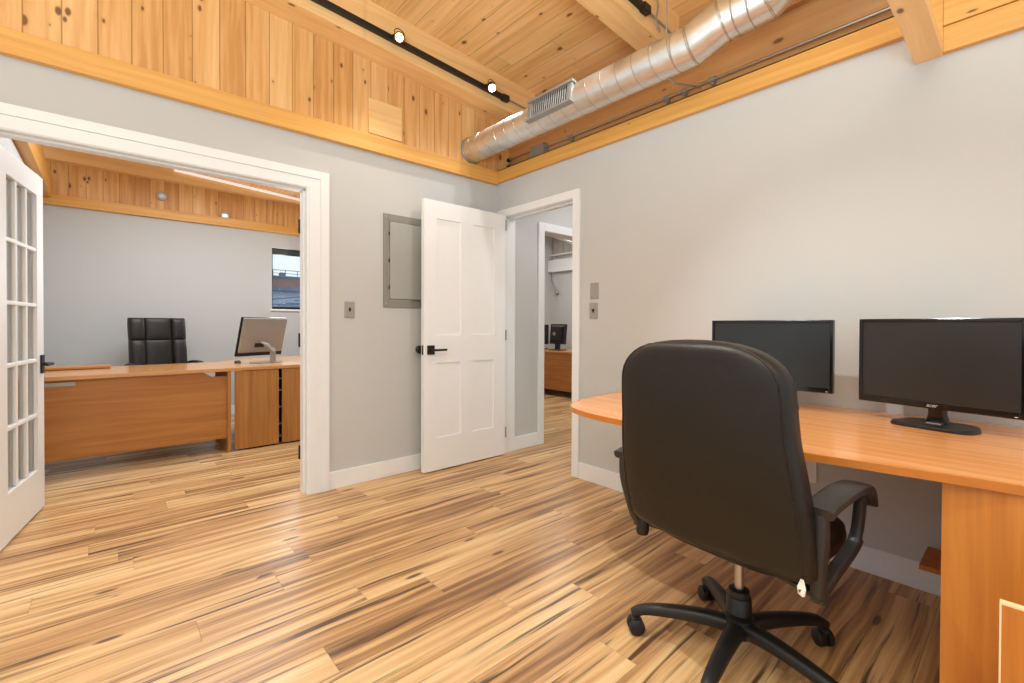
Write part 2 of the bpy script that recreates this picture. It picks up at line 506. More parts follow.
# doorway casings and jambs
def casingL(bm):
    o, i, t = DX1 + .143, DX1 + .025, 2.155
    # side (inner board + raised outer band), head
    box(bm, i - .010, o - .055, -.018, 0, 0, 2.04)
    box(bm, o - .055, o, -.026, 0, 0, t)
    o2, i2 = DX0 - .143, DX0 - .025
    box(bm, o2 + .055, i2 + .01, -.018, 0, 0, 2.04)
    box(bm, o2, o2 + .055, -.026, 0, 0, t)
    box(bm, o2 + .055, o - .055, -.018, 0, 2.04, t - .052)
    box(bm, o2 + .055, o - .055, -.026, 0, t - .052, t)
    # jambs lining the opening and stop
    box(bm, DX1, DX1 + .025, -.012, .135, 0, 2.045)
    box(bm, DX0 - .025, DX0, -.012, .135, 0, 2.045)
    box(bm, DX0, DX1, -.012, .135, 2.035, 2.049)
    box(bm, DX1 - .012, DX1, .03, .09, 0, 2.035)
    box(bm, DX0, DX1, .03, .09, 2.023, 2.035)
struct('trim_7', casingL, 'white', bevel=.002)
# butt hinges on the right jamb of the wide doorway
for z in (1.80, 1.026, .26):
    h = build('door_hinge', lambda bm: (box(bm, DX1 - .002, DX1 + .0, .085, .118, z - .045, z + .045),
                                      tube(bm, [(DX1 - .006, .122, z - .047), (DX1 - .006, .122, z + .047)], .009, 10)), 'metalblack', smooth=True)
    tag(h, {1.80: 'black butt hinge on the wide doorway jamb, the top one', 1.026: 'black butt hinge on the wide doorway jamb, at mid height',
            .26: 'black butt hinge on the wide doorway jamb, the lowest one'}[z], 'hinge', 'black hinges on the wide doorway jamb')

def casingR(bm):
    box(bm, -.02, 0, -.967, -.905, 0, 2.147)
    box(bm, -.02, 0, -.905, -.02, 2.085, 2.147)
    box(bm, -.02, 0, -.10, -.02, 0, 2.085)
    box(bm, -.01, .125, -.919, -.901, 0, 2.085)
    box(bm, -.01, .125, -.104, -.086, 0, 2.085)
    box(bm, -.01, .125, -.905, -.10, 2.081, 2.099)
    box(bm, .045, .085, -.901, -.890, 0, 2.081)
    box(bm, .045, .085, -.901, -.104, 2.069, 2.081)
struct('trim_8', casingR, 'white', bevel=.002)

# hall beyond the small doorway
struct('wall_hall', lambda bm: wall_with_holes(bm, 0, .12, 3.0, 0, 2.9, -.08, .04, [(.505, 1.35, 0, 2.035), (.12, .32, 2.38, 2.9)]), 'wall')
def casingH(bm):
    box(bm, .432, .505, -.10, -.08, 0, 2.112)
    box(bm, 1.35, 1.42, -.10, -.08, 0, 2.112)
    box(bm, .505, 1.35, -.10, -.08, 2.035, 2.112)
    box(bm, .499, .505, -.09, .05, 0, 2.035)
    box(bm, .505, 1.35, -.09, .05, 2.029, 2.035)
struct('trim_9', casingH, 'white', bevel=.002)
struct('wall_hall_end', bx(3.0, 3.1, -6, .04, 0, 2.9), 'wall')
struct('wall_back_office', bx(3.6, 3.7, .04, 2.80, 0, 2.12), 'wall')
struct('wall_back_office_side', bx(.0, 3.7, 2.78, 2.88, 0, 2.95), 'wall')
struct('beam_back_office', boxes((3.52, 3.7, .04, 2.78, 2.12, 2.34), (3.56, 3.7, .04, 2.78, 2.42, 2.45)), 'white', bevel=.003)
def ww(bm):
    y = .04
    while y < 2.7:
        box(bm, 3.62, 3.66, y, min(2.78, y + .128), 2.34, 2.95); y += .136
    box(bm, 3.66, 3.7, .04, 2.78, 2.34, 2.95)
struct('wall_back_office_boards', ww, 'graygreen')
struct('ceiling_hall', boxes((.18, 3.7, -6, .04, 2.9, 2.95), (.0, 3.7, .04, 2.88, 2.95, 3.0)), 'white')
def slopebeam(bm):
    loft(bm, [[(1.0, 1.0, 2.36), (1.12, 1.0, 2.36), (1.12, 1.0, 2.50), (1.0, 1.0, 2.50)],
              [(3.55, 1.9, 2.50), (3.55, 2.02, 2.50), (3.55, 2.02, 2.64), (3.55, 1.9, 2.64)]])
struct('beam_back_office_slope', slopebeam, 'white')

# far room seen through the wide doorway
FY = 3.45
struct('wall_back', lambda bm: wall_with_holes(bm, 0, -3.24, .0, 0, 2.40, FY, FY + .16, [(-1.0, -.15, 1.335, 2.15)]), 'wall')
struct('wall_far_side', bx(-3.24, -3.12, .12, FY, 0, 2.40), 'wall')
struct('wall_far_end', bx(-.1, 0, .12, FY, 0, 3.1), 'wall')
struct('wall_back_timber', bx(-3.24, 0, FY + .01, FY + .12, 2.40, 3.1), 'gable')
struct('trim_10', boxes((-3.12, -.1, FY - .03, FY + .02, 2.345, 2.45), (-3.12, -.1, FY - .045, FY - .03, 2.345, 2.362)), 'trim_x', bevel=.002)
def farraft(bm):
    xa, xb = -3.24, -.1
    za, zb_ = 2.795, 2.748
    loft(bm, [[(xa, FY - .10, za), (xa, FY + .01, za), (xa, FY + .01, za + .22), (xa, FY - .10, za + .22)],
              [(xb, FY - .10, zb_), (xb, FY + .01, zb_), (xb, FY + .01, zb_ + .04), (xb, FY - .10, zb_ + .04)]])
struct('ceiling_beam', farraft, 'beam_x', bevel=.002)
struct('ceiling_beam', bx(-3.24, -3.05, .12, FY - .03, 2.42, 2.66), 'beam_y', bevel=.003)
def fardeck(bm):
    z = lambda x: 3.0 - .065 * (x + 3.24)
    loft(bm, [[(x, y, z(x) + dz) for x, dz in ((-3.24, 0), (0, 0), (0, .05), (-3.24, .05))] for y in (.10, FY + .12)])
struct('ceiling_far', fardeck, 'deck')
led = build('strip_light', lambda bm: loft(bm, [[(-2.05, FY - .13, 2.915), (-2.05, FY - .105, 2.915), (-2.05, FY - .105, 2.89), (-2.05, FY - .13, 2.89)],
                                               [(-.15, FY - .13, 2.785), (-.15, FY - .105, 2.785), (-.15, FY - .105, 2.76), (-.15, FY - .13, 2.76)]]), 'led')
tag(led, 'thin white sloping strip along the timber rafter in the far office', 'strip light')

# window of the far room
win = struct('window_1', boxes((-1.0, -.15, FY + .09, FY + .13, 1.335, 1.375), (-1.0, -.15, FY + .09, FY + .13, 2.11, 2.15),
                               (-1.0, -.97, FY + .09, FY + .13, 1.375, 2.11), (-.18, -.15, FY + .09, FY + .13, 1.375, 2.11)), 'metalblack')
build('window_pane', bx(-.97, -.18, FY + .105, FY + .112, 1.375, 2.11), 'glass', win)
build('roller_blind', bx(-.99, -.16, FY + .04, FY + .08, 2.07, 2.148), 'blind', win, bevel=.004)
struct('window_1_sill', bx(-1.02, -.13, FY - .02, FY + .09, 1.315, 1.337), 'white', parent=None, bevel=.002)

# brick building outside
def brick():
    q = NB('brick_outside'); b = q.b
    tc = q.node('ShaderNodeTexCoord'); mp = q.node('ShaderNodeMapping'); mp.inputs['Rotation'].default_value = (R(90), 0, 0)
    q.link(tc.outputs['Object'], mp.inputs[0])
    br = q.node('ShaderNodeTexBrick'); br.inputs['Scale'].default_value = 7
    br.inputs['Color1'].default_value = (*srgb(150, 112, 104), 1); br.inputs['Color2'].default_value = (*srgb(120, 96, 98), 1)
    br.inputs['Mortar'].default_value = (*srgb(150, 140, 142), 1)
    q.link(mp.outputs[0], br.inputs[0]); q.link(br.outputs[0], b.inputs['Base Color']); b.inputs['Roughness'].default_value = .9
    return q.m
M['brick'] = brick()
M['bluegrey'] = plain('blue_grey_render', srgb(186, 204, 226), .8, noise=.25, nscale=3)
M['slate'] = plain('dark_slate', srgb(96, 116, 144), .7, noise=.3, nscale=4)
nb = thing('brick_building', 'brick building with a railed flat roof outside the far window', 'building', (2.5, 14, 0))
build('wall', bx(-6, 6, 0, 4, 2.38, 2.78), 'brick', nb)
build('parapet', bx(-6, 6, -.05, 4, 2.76, 2.82), 'slate', nb)
build('lower_wall', bx(-6, 6, -.02, 4, 0, 2.30), 'bluegrey', nb)
build('ledge', bx(-6, 6, -.3, .1, 2.29, 2.385), 'slate', nb)
def stairs(bm):
    for k in range(6):
        z = 1.75 + k * .09
        box(bm, -.9 + .26 * k, .8 + .26 * k, -.7, -.65, z, z + .03)
    tube(bm, [(-1.2, -.7, 1.95), (1.0, -.7, 2.25)], .02, 6); tube(bm, [(-1.2, -.7, 1.8), (1.0, -.7, 1.85)], .02, 6)
    box(bm, -1.5, 3, -.8, -.6, 1.55, 1.68)
build('fire_stair', stairs, 'slate', nb)
def rail(bm):
    for k in range(30):
        tube(bm, [(-6 + .4 * k, .3, 2.82), (-6 + .4 * k, .3, 3.05)], .012, 5)
    tube(bm, [(-6, .3, 3.05), (6, .3, 3.05)], .012, 5); tube(bm, [(-6, .3, 2.94), (6, .3, 2.94)], .01, 5)
    box(bm, -.62, -.45, .1, .3, 2.82, 2.95)
build('roof_railing', rail, 'slate', nb)
tb = random.Random(8)
def twigs(bm):
    def br(p, d, r, n):
        q = p + d; tube(bm, [p, q], [r, r * .7], 5)
        if n:
            for k in range(3):
                dd = Vector((d.x + tb.uniform(-.5, .5) * d.length, d.y + tb.uniform(-.3, .3) * d.length, d.z * tb.uniform(.5, 1) + tb.uniform(-.1, .3) * d.length)) * .72
                br(q, dd, r * .62, n - 1)
    br(Vector((0, 0, -1.3)), Vector((0, 0, 3.45)), .08, 0)
    br(Vector((0, 0, 2.1)), Vector((-.1, 0, .55)), .05, 5)
M['bark'] = plain('grey_bark', srgb(150, 150, 156), .9)
t = build('bare_tree', twigs, 'bark', loc=(2.2, 19.5, 1.0)); tag(t, 'bare winter tree behind the brick building outside the far window', 'tree')
build_ground = struct('ground_outside', bx(-8, 12, 4.6, 24, -.4, -.3), 'slate')

# ================================================================ DOORS
# white four-panel door standing open at the small doorway
d1 = thing('door_1', 'white four panel door standing open against the left wall', 'door', (-.035, -.155, .012)); d1['kind'] = 'structure'
DW, DH, DT = .806, 2.075, .040
def doorpanel(bm):
    # local: x from 0 (hinge) to -DW, y 0 (visible face) .. DT
    xs = [-.130 + 0, -.352, -.465, -.692]
    cols = [(-.692, -.468), (-.350, -.126)]
    rws = [(.25, .828), (1.040, 1.940)]
    # rails and stiles
    box(bm, -DW, -.692, 0, DT, 0, DH); box(bm, -.468, -.350, 0, DT, 0, DH); box(bm, -.126, 0, 0, DT, 0, DH)
    for a, b in cols:
        box(bm, a, b, 0, DT, 0, .25); box(bm, a, b, 0, DT, .828, 1.040); box(bm, a, b, 0, DT, 1.940, DH)
        for z0, z1 in rws:
            box(bm, a, b, .009, DT - .009, z0, z1)
    bmesh.ops.remove_doubles(bm, verts=bm.verts, dist=1e-5)
build('door_leaf', doorpanel, 'door', d1)
def lever(side):
    def f(bm):
        y = 0 if side < 0 else DT
        s = side
        x = -.748
        box(bm, x - .031, x + .031, *sorted((y, y + s * .009)), .895, .965)
        tube(bm, [(x, y, .93), (x, y + s * .05, .93)], .010, 12)
        box(bm, x - .012, x + .115, *sorted((y + s * .042, y + s * .056)), .922, .938)
    return f
build('door_handle', lever(-1), 'bronze', d1, bevel=.0015)
def rose(bm):
    x = -.776
    tube(bm, [(x, DT, .93), (x, DT + .01, .93)], .03, 20)
    tube(bm, [(x, DT + .01, .93), (x, DT + .045, .93)], .011, 12)
    tube(bm, [(x - .005, DT + .045, .93), (x - .005, DT + .052, .93), (x - .005, DT + .075, .93), (x - .005, DT + .08, .93)], [.02, .032, .032, .02], 20)
build('door_handle', rose, 'bronze', d1, smooth=True)
build('latch_plate', bx(-DW - .0015, -DW, .010, .030, .895, .965), 'bronze', d1)
def hinge_fn(z):
    return lambda bm: (tube(bm, [(.006, -.003, z - .045), (.006, -.003, z + .045)], .006, 10), box(bm, -.002, .012, .0, .03, z - .045, z + .045))
for z in (1.99, 1.035, .19):
    build('hinge', hinge_fn(z), 'nickel', d1, smooth=True)

# white french door, folded into the far room
ang = math.atan2(.84 - .135, 2.93 - 3.03) ; 
d2 = thing('door_2', 'white fifteen pane french door swung open at the left edge', 'door', (-3.072, .14, .012), R(90 - 8.9)); d2['kind'] = 'structure'
FW, FH, FT = .705, 2.005, .04
def frenchframe(bm):
    # local x 0 (hinge) .. FW, y -FT..0 ; visible face is -y side
    g0, g1, h0, h1 = .125, FW - .115, .25, FH - .125
    box(bm, 0, g0, -FT, 0, 0, FH); box(bm, g1, FW, -FT, 0, 0, FH)
    box(bm, g0, g1, -FT, 0, 0, h0); box(bm, g0, g1, -FT, 0, h1, FH)
    bmesh.ops.remove_doubles(bm, verts=bm.verts, dist=1e-5)
build('door_frame', frenchframe, 'door', d2, bevel=.002)
def muntins(bm):
    g0, g1, h0, h1 = .125, FW - .115, .25, FH - .125
    for k in (1, 2):
        x = g0 + (g1 - g0) * k / 3
        box(bm, x - .011, x + .011, -FT + .004, -.004, h0, h1)
    for k in range(1, 5):
        z = h0 + (h1 - h0) * k / 5
        box(bm, g0, g1, -FT + .003, -.003, z - .011, z + .011)
build('glazing_bars', muntins, 'door', d2, bevel=.004)
for i in range(3):
    for j in range(5):
        g0, g1, h0, h1 = .125, FW - .115, .25, FH - .125
        x0 = g0 + (g1 - g0) * i / 3; x1 = g0 + (g1 - g0) * (i + 1) / 3
        z0 = h0 + (h1 - h0) * j / 5; z1 = h0 + (h1 - h0) * (j + 1) / 5
        build('glass_pane', bx(x0, x1, -FT / 2 - .002, -FT / 2 + .002, z0, z1), 'glass', d2)
def lever2(bm):
    for s, y in ((-1, -FT), (1, 0)):
        x = FW - .045
        box(bm, x - .026, x + .026, *sorted((y, y + s * .009)), .82, .93)
        tube(bm, [(x, y, .875), (x, y + s * .045, .875)], .010, 12)
        box(bm, x - .105, x + .012, *sorted((y + s * .04, y + s * .053)), .868, .883)
build('door_handle', lever2, 'metalblack', d2, bevel=.0015)

# ================================================================ WALL FITTINGS
ep = thing('electrical_panel', 'grey metal electrical panel set in the wall behind the open white door', 'electrical panel', (-.87, 0, 1.6125))
def epframe(bm):
    w, h = .227, .3475
    box(bm, -w, -w + .035, -.012, .0, -h, h); box(bm, w - .035, w, -.012, .0, -h, h)
    box(bm, -w + .035, w - .035, -.012, 0, h - .045, h); box(bm, -w + .035, w - .035, -.012, 0, -h, -h + .05)
build('frame', epframe, 'greymetal2', ep, bevel=.002)
build('door_panel', boxes((-.180, .180, -.020, -.006, -.285, .290)), 'greymetal', ep, bevel=.003)
def rim(bm):
    for a in ((-.192, -.184, -.299, .302), (.184, .192, -.299, .302)):
        box(bm, a[0], a[1], -.014, -.002, a[2], a[3])
    box(bm, -.184, .184, -.014, -.002, .294, .302); box(bm, -.184, .184, -.014, -.002, -.299, -.290)
build('inner_rim', rim, 'steel', ep)
build('backing', bx(-.192, .192, -.003, -.001, -.30, .30), 'greymetal2', ep)
for z in (.20, .0, -.20):
    build('hinge', (lambda z: lambda bm: tube(bm, [(-.184, -.019, z - .012), (-.184, -.019, z + .012)], .004, 8))(z), 'metalblack', ep)
for (x, z) in ((-.209, .325), (-.209, -.322), (.209, .325), (.209, -.322)):
    build('screw', (lambda x, z: lambda bm: tube(bm, [(x, -.011, z), (x, -.015, z)], .006, 10))(x, z), 'steel', ep)
build('latch', boxes((.112, .142, -.027, -.020, -.03, .02)), 'black', ep, bevel=.002)

def switch(name, label, wall, a, z, dark_rocker=True, blank=False):
    if wall == 'left': t = thing(name, label, 'wall plate', (a, 0, z))
    else: t = thing(name, label, 'wall plate', (0, a, z), R(-90))
    build('plate', bx(-.036, .036, -.006, 0, -.058, .058), 'nickel', t, bevel=.002)
    if not blank:
        build('toggle', boxes((-.006, .006, -.007, -.005, -.013, .013), (-.004, .004, -.019, -.006, -.002, .010)), 'metalblack', t)
    for z2 in (.041, -.041):
        build('screw', (lambda z2: lambda bm: tube(bm, [(0, -.005, z2), (0, -.0075, z2)], .0035, 8))(z2), 'steel', t)
    return t
switch('light_switch', 'brushed metal light switch beside the wide white doorway', 'left', -1.349, 1.239)
switch('light_switch', 'brushed metal light switch right of the small doorway, under the blank plate', 'right', -1.094, 1.238)
b_ = switch('blank_plate', 'blank grey wall plate above the light switch right of the small doorway', 'right', -1.10, 1.382, blank=True)
ou = thing('wall_outlet', 'white wall outlet under the right desk behind the office chair', 'outlet', (0, -2.452, .412), R(-90))
build('plate', bx(-.036, .036, -.006, 0, -.058, .058), 'white_plastic', ou, bevel=.002)
for z in (.02, -.02):
    build('socket', (lambda z: bx(-.016, .016, -.0075, -.005, z - .013, z + .013))(z), 'white_plastic', ou, bevel=.001)
ap = build('access_panel', bx(-1.217, -.957, -.024, -.012, 2.515, 2.765), 'beam_x', bevel=.002)
tag(ap, 'square pine access panel fixed on the plank gable wall', 'access panel')

# conduit boxes on the far gable
for x, z, lb in ((-2.155, 2.603, 'left'), (-1.535, 2.475, 'right')):
    t = thing('junction_box', 'small grey round junction box on the far plank gable, the %s one' % lb, 'junction box', (x, FY + .01, z), 0, 'junction boxes on the far gable')
    build('body', lambda bm: tube(bm, [(0, 0, 0), (0, -.03, 0), (0, -.035, 0)], [.05, .05, .045], 20), 'greymetal', t, smooth=True)
    build('cover', bx(-.03, .03, -.042, -.034, -.022, .022), 'steel', t, bevel=.002)

# ================================================================ DUCT
DR, DXc, DZ = .103, -.30, 2.615
dt = thing('spiral_duct', 'round galvanised spiral duct running along the plank ceiling above the right wall', 'duct', (DXc, 0, DZ))
axis = [Vector((0, -.014, 0)), Vector((0, -1.98, 0)), Vector((.035, -2.13, .075)), Vector((.04, -2.33, .085)), Vector((.06, -2.56, .25)), Vector((.06, -3.3, .30))]
def seg_tube(a, b, r, n=40):
    return lambda bm: loft(bm, [[a0 + s * r * cos(2 * pi * k / n) + u * r * sin(2 * pi * k / n) for k in range(n)]
                                for a0, s, u in ((a, *frame_at(b - a)), (b, *frame_at(b - a)))])
def ring(bm, c, d, r, t=.003, w=.006, n=40):
    s, u = frame_at(d); d = d.normalized()
    prof = [(r - .002, -w), (r + t, -w * .5), (r + t, w * .5), (r - .002, w)]
    rings = []
    for k in range(n):
        an = 2 * pi * k / n
        rings.append([c + (s * cos(an) + u * sin(an)) * pr + d * pd for pr, pd in prof])
    loft(bm, rings, cap=False, close=True)
# mitred body
def ductbody(bm):
    n = 44; rings = []
    for i, p in enumerate(axis):
        din = (p - axis[i - 1]).normalized() if i else (axis[1] - axis[0]).normalized()
        dout = (axis[i + 1] - p).normalized() if i < len(axis) - 1 else din
        nrm = (din + dout).normalized()
        s, u = frame_at(din); rg = []
        for k in range(n):
            an = 2 * pi * k / n
            base = p + (s * cos(an) + u * sin(an)) * DR
            rg.append(base - din * ((base - p).dot(nrm) / din.dot(nrm)))
        rings.append(rg)
    loft(bm, rings)
build('duct_body', ductbody, 'duct', dt, smooth=True)
y = -.10
while y > -1.9:
    build('lock_seam', (lambda y: lambda bm: ring(bm, Vector((0, y, 0)), Vector((.0, -1, .14)), DR, .0022, .0035))(y), 'steel', dt, smooth=True)
    y -= .112
for i in range(1, len(axis) - 1):
    dd = (axis[i] - axis[i - 1]).normalized() + (axis[i + 1] - axis[i]).normalized()
    build('elbow_seam', (lambda i, dd: lambda bm: ring(bm, axis[i], dd, DR * 1.012, .004, .008))(i, dd), 'steel', dt, smooth=True)
for i, fr in ((0, .962), (2, .35), (2, .7), (4, .3), (4, .6)):
    build('lock_seam', (lambda a, b, fr: lambda bm: ring(bm, a.lerp(b, fr), b - a, DR, .003, .005))(axis[i], axis[i + 1], fr), 'steel', dt, smooth=True)
build('end_collar', lambda bm: ring(bm, Vector((0, -.02, 0)), Vector((0, -1, 0)), DR + .003, .004, .012), 'greymetal2', dt, smooth=True)
# register, on the lower room-facing side
rg = build('air_register', lambda bm: None, 'greymetal2', dt)
ra = R(172)  # angle around the duct, from +x counter-clockwise looking along -y
def regmx():
    nrm = Vector((cos(ra), 0, sin(ra)))
    tan = Vector((-sin(ra), 0, cos(ra)))
    m = Matrix.Identity(4)
    for i in range(3):
        m[i][0], m[i][1], m[i][2] = (0, -1, 0)[i], tan[i], nrm[i]
        m[i][3] = (nrm * (DR - .012))[i]
    return m
rm = regmx()
def regframe(bm):
    a, b = .86, 1.20
    for s in (1, -1):
        box(bm, a - .04, b + .04, *sorted((s * .058, s * .074)), -.01, .032, mx=rm)
    box(bm, a - .03, a, -.058, .058, 0, .022, mx=rm); box(bm, b, b + .03, -.058, .058, 0, .022, mx=rm)
build('register_frame', regframe, 'greymetal2', rg, bevel=.002)
build('register_throat', lambda bm: box(bm, .86, 1.20, -.058, .058, .006, .013, mx=rm), 'dark', rg)
def vanes(bm):
    x = .868
    while x < 1.20:
        box(bm, x, x + .005, -.058, .058, .010, .018, mx=rm); x += .020
build('register_vanes', vanes, 'greymetal', rg)
build('hanger_strap', lambda bm: (tube(bm, [(.02, -1.83, -DR), (.10, -1.83, -DR - .0), (.40, -1.83, -.02)], .006, 6), tube(bm, [(0, -1.83, DR), (0, -1.83, .60)], .004, 6)), 'greymetal2', dt)

# conduit pipe in the recess
cp = thing('conduit_pipe', 'thin steel conduit pipe running behind the duct over the right wall', 'pipe', (.105, 0, 2.60))
build('pipe', lambda bm: tube(bm, [(0, -.50, .015), (0, -2.0, .012), (0, -3.4, .012)], .010, 12), 'steel', cp, smooth=True)
build('pipe', lambda bm: tube(bm, [(0, -.014, .03), (0, -.34, .03)], .009, 12), 'steel', cp, smooth=True)
build('pipe', lambda bm: tube(bm, [(0, -.014, -.03), (0, -.34, -.03)], .009, 12), 'steel', cp, smooth=True)
build('junction_box', bx(-.03, .035, -.50, -.34, -.06, .05), 'greymetal2', cp, bevel=.004)
for y in (-.77, -1.60, -1.72, -1.90):
    build('coupling', (lambda y: lambda bm: (tube(bm, [(0, y + .02, .013), (0, y - .02, .013)], .017, 12), box(bm, -.004, .033, y - .008, y + .008, -.012, .03)))(y), 'greymetal2', cp, smooth=True)
for z in (.03, -.03):
    build('coupling', (lambda z: lambda bm: tube(bm, [(0, -.02, z), (0, -.05, z)], .017, 12))(z), 'metalblack', cp, smooth=True)

# ================================================================ TRACK LIGHTS
def track(name, label, y, xa, xb, dz, group):
    t = thing(name, label, 'track light', (xb, y, zb(xb) + dz), 0, group)
    ln = xb - xa; sl = -.0715
    def rail(bm):
        for (h0, h1, q0, q1) in ((-.018, .018, -.034, 0),):
            r0 = [(0, q0, h0), (0, q1, h0), (0, q1, h1), (0, q0, h1)]
            loft(bm, [r0, [(-ln, a, b - sl * ln) for _, a, b in r0]])
    build('track_rail', rail, 'black', t, bevel=.003)
    build('end_feed', bx(-.02, .05, -.042, .0, -.026, .024), 'black', t, bevel=.005)
    return t
def head(t, dx, aim, bulb, tilt_z=-.05):
    """cylindrical lamp head hung off the rail at local x = dx"""
    z = -.0715 * dx
    b = build('lamp_head', lambda bm: None, 'black', t, loc=(dx, -.034, z))
    a = Vector(aim).normalized()
    p = Vector((0, -.055, -.015))
    build('stem', lambda bm: (box(bm, -.03, .03, -.02, .004, -.014, .014), tube(bm, [(0, -.01, 0), p], .006, 8)), 'black', b)
    build('housing', lambda bm: tube(bm, [p - a * .055, p - a * .045, p + a * .03, p + a * .034], [.024, .031, .036, .034], 24), 'black', b, smooth=True)
    build('yoke', lambda bm: tube(bm, smoothpath([p + Vector((-.036, 0, -.0)), p + Vector((-.034, .0, .04)), p + Vector((0, 0, .056)), p + Vector((.034, 0, .04)), p + Vector((.036, 0, 0))], 4), .003, 6), 'black', b)
    build('bulb', lambda bm: tube(bm, [p + a * .030, p + a * .036, p + a * .040], [.029, .027, .012], 20), bulb, b, smooth=True)
    return b
tk = track('track_light', 'black track light with two lit heads on the rafter by the plank gable', -.215, -3.6, -.13, .085, 'black ceiling track lights')
head(tk, -1.125 + .13, (-.45, -.85, -.6), 'bulb_warm')
head(tk, -.315 + .13, (-.45, -.75, -.75), 'bulb_white')
build('feed_pipe', lambda bm: tube(bm, [(.05, -.02, 0), (.30, -.02, -.02)], .007, 8), 'greymetal2', tk)
tk2 = track('track_light', 'black track light on the second rafter, its end just above the duct', -1.60, -4.2, -.20, .085, 'black ceiling track lights')
head(tk2, -1.15, (.1, .8, -.7), 'bulb_white')
head(tk2, -2.0, (.5, -.3, -.8), 'bulb_white')
build('feed_pipe', lambda bm: tube(bm, [(.05, -.02, 0), (.32, -.02, -.02)], .007, 8), 'greymetal2', tk2)
build('feed_cable', lambda bm: tube(bm, smoothpath([(.10, -.02, .20), (.14, -.03, .08), (.12, -.03, -.03), (.17, -.03, -.08)], 5), .006, 8), 'greymetal2', tk2)

# ================================================================ RIGHT DESK
dk = thing('desk', 'orange wood desk with rounded end along the right wall, holding two monitors', 'desk', (0, 0, 0))
def arc_outline():
    ctrl = [(-.976, -3.10), (-1.006, -2.92), (-1.040, -2.68), (-1.054, -2.40), (-1.058, -2.12), (-1.046, -1.94), (-1.008, -1.80), (-.95, -1.71), (-.85, -1.652),
            (-.70, -1.612), (-.54, -1.595), (-.40, -1.60), (-.28, -1.63), (-.18, -1.69), (-.10, -1.79), (-.05, -1.93), (-.02, -2.12), (-.004, -2.35)]
    o = [(v.x, v.y) for v in smoothpath([(a, b, 0) for a, b in ctrl], 5)]
    return [(-.93, -4.6)] + [(-.945, -3.4)] + o + [(-.004, -4.6)]
OUT = arc_outline()
build('desk_top', lambda bm: prism(bm, OUT, .7230, .745), 'desk_top', dk)
def band(bm):
    # edge banding along the curved front: 1 mm proud of the top's rim
    n = len(OUT) - 1
    pts = OUT[:n]
    r = []
    for i, (x, y) in enumerate(pts):
        a = Vector((*pts[max(0, i - 1)], 0)); b = Vector((*pts[min(n - 1, i + 1)], 0)); d = (b - a).normalized()
        nn = Vector((-d.y, d.x, 0))
        p = Vector((x, y, 0))
        r.append([p + nn * .0015 + Vector((0, 0, .7225)), p + nn * .0015 + Vector((0, 0, .7450)), p - nn * .004 + Vector((0, 0, .7455)), p - nn * .004 + Vector((0, 0, .7220))])
    loft(bm, r)
build('edge_band', band, 'edge', dk)
def ped(bm):
    box(bm, -.962, -.944, -3.62, -3.030, 0, .7228)
    box(bm, -.944, -.05, -3.048, -3.032, 0, .7228)
    box(bm, -.944, -.05, -3.62, -3.602, 0, .7228)
build('support_panel', ped, 'desk_v', dk, bevel=.001)
build('wall_cleat', bx(-.04, -.004, -2.95, -2.30, .68, .7228), 'metalblack', dk)
sh = build('shelf', bx(-.28, -.06, -3.032, -2.905, .195, .213), 'desk_v', dk)
build('shelf_bracket', bx(-.285, -.06, -3.032, -2.902, .185, .195), 'white_plastic', sh)

lc = thing('side_cabinet', 'low open topped wooden cabinet at the lower right in front of the desk panel', 'cabinet', (-1.02, -3.146, 0))
build('front_panel', bx(-.180, -.162, -.45, 0, .02, .538), 'desk_v', lc)
build('side_panel', bx(-.162, 0, -.45, -.432, .0, .50), 'desk_v', lc); build('side_panel', bx(-.162, 0, -.022, -.004, .0, .38), 'desk_v', lc)
build('base_panel', bx(-.162, 0, -.432, -.022, .0, .03), 'desk_v', lc)
build('top_edge', bx(-.180, -.162, -.45, .0012, .538, .542), 'pale_edge', lc)
build('side_edge', bx(-.1812, -.162, -.002, .0012, .02, .538), 'pale_edge', lc)

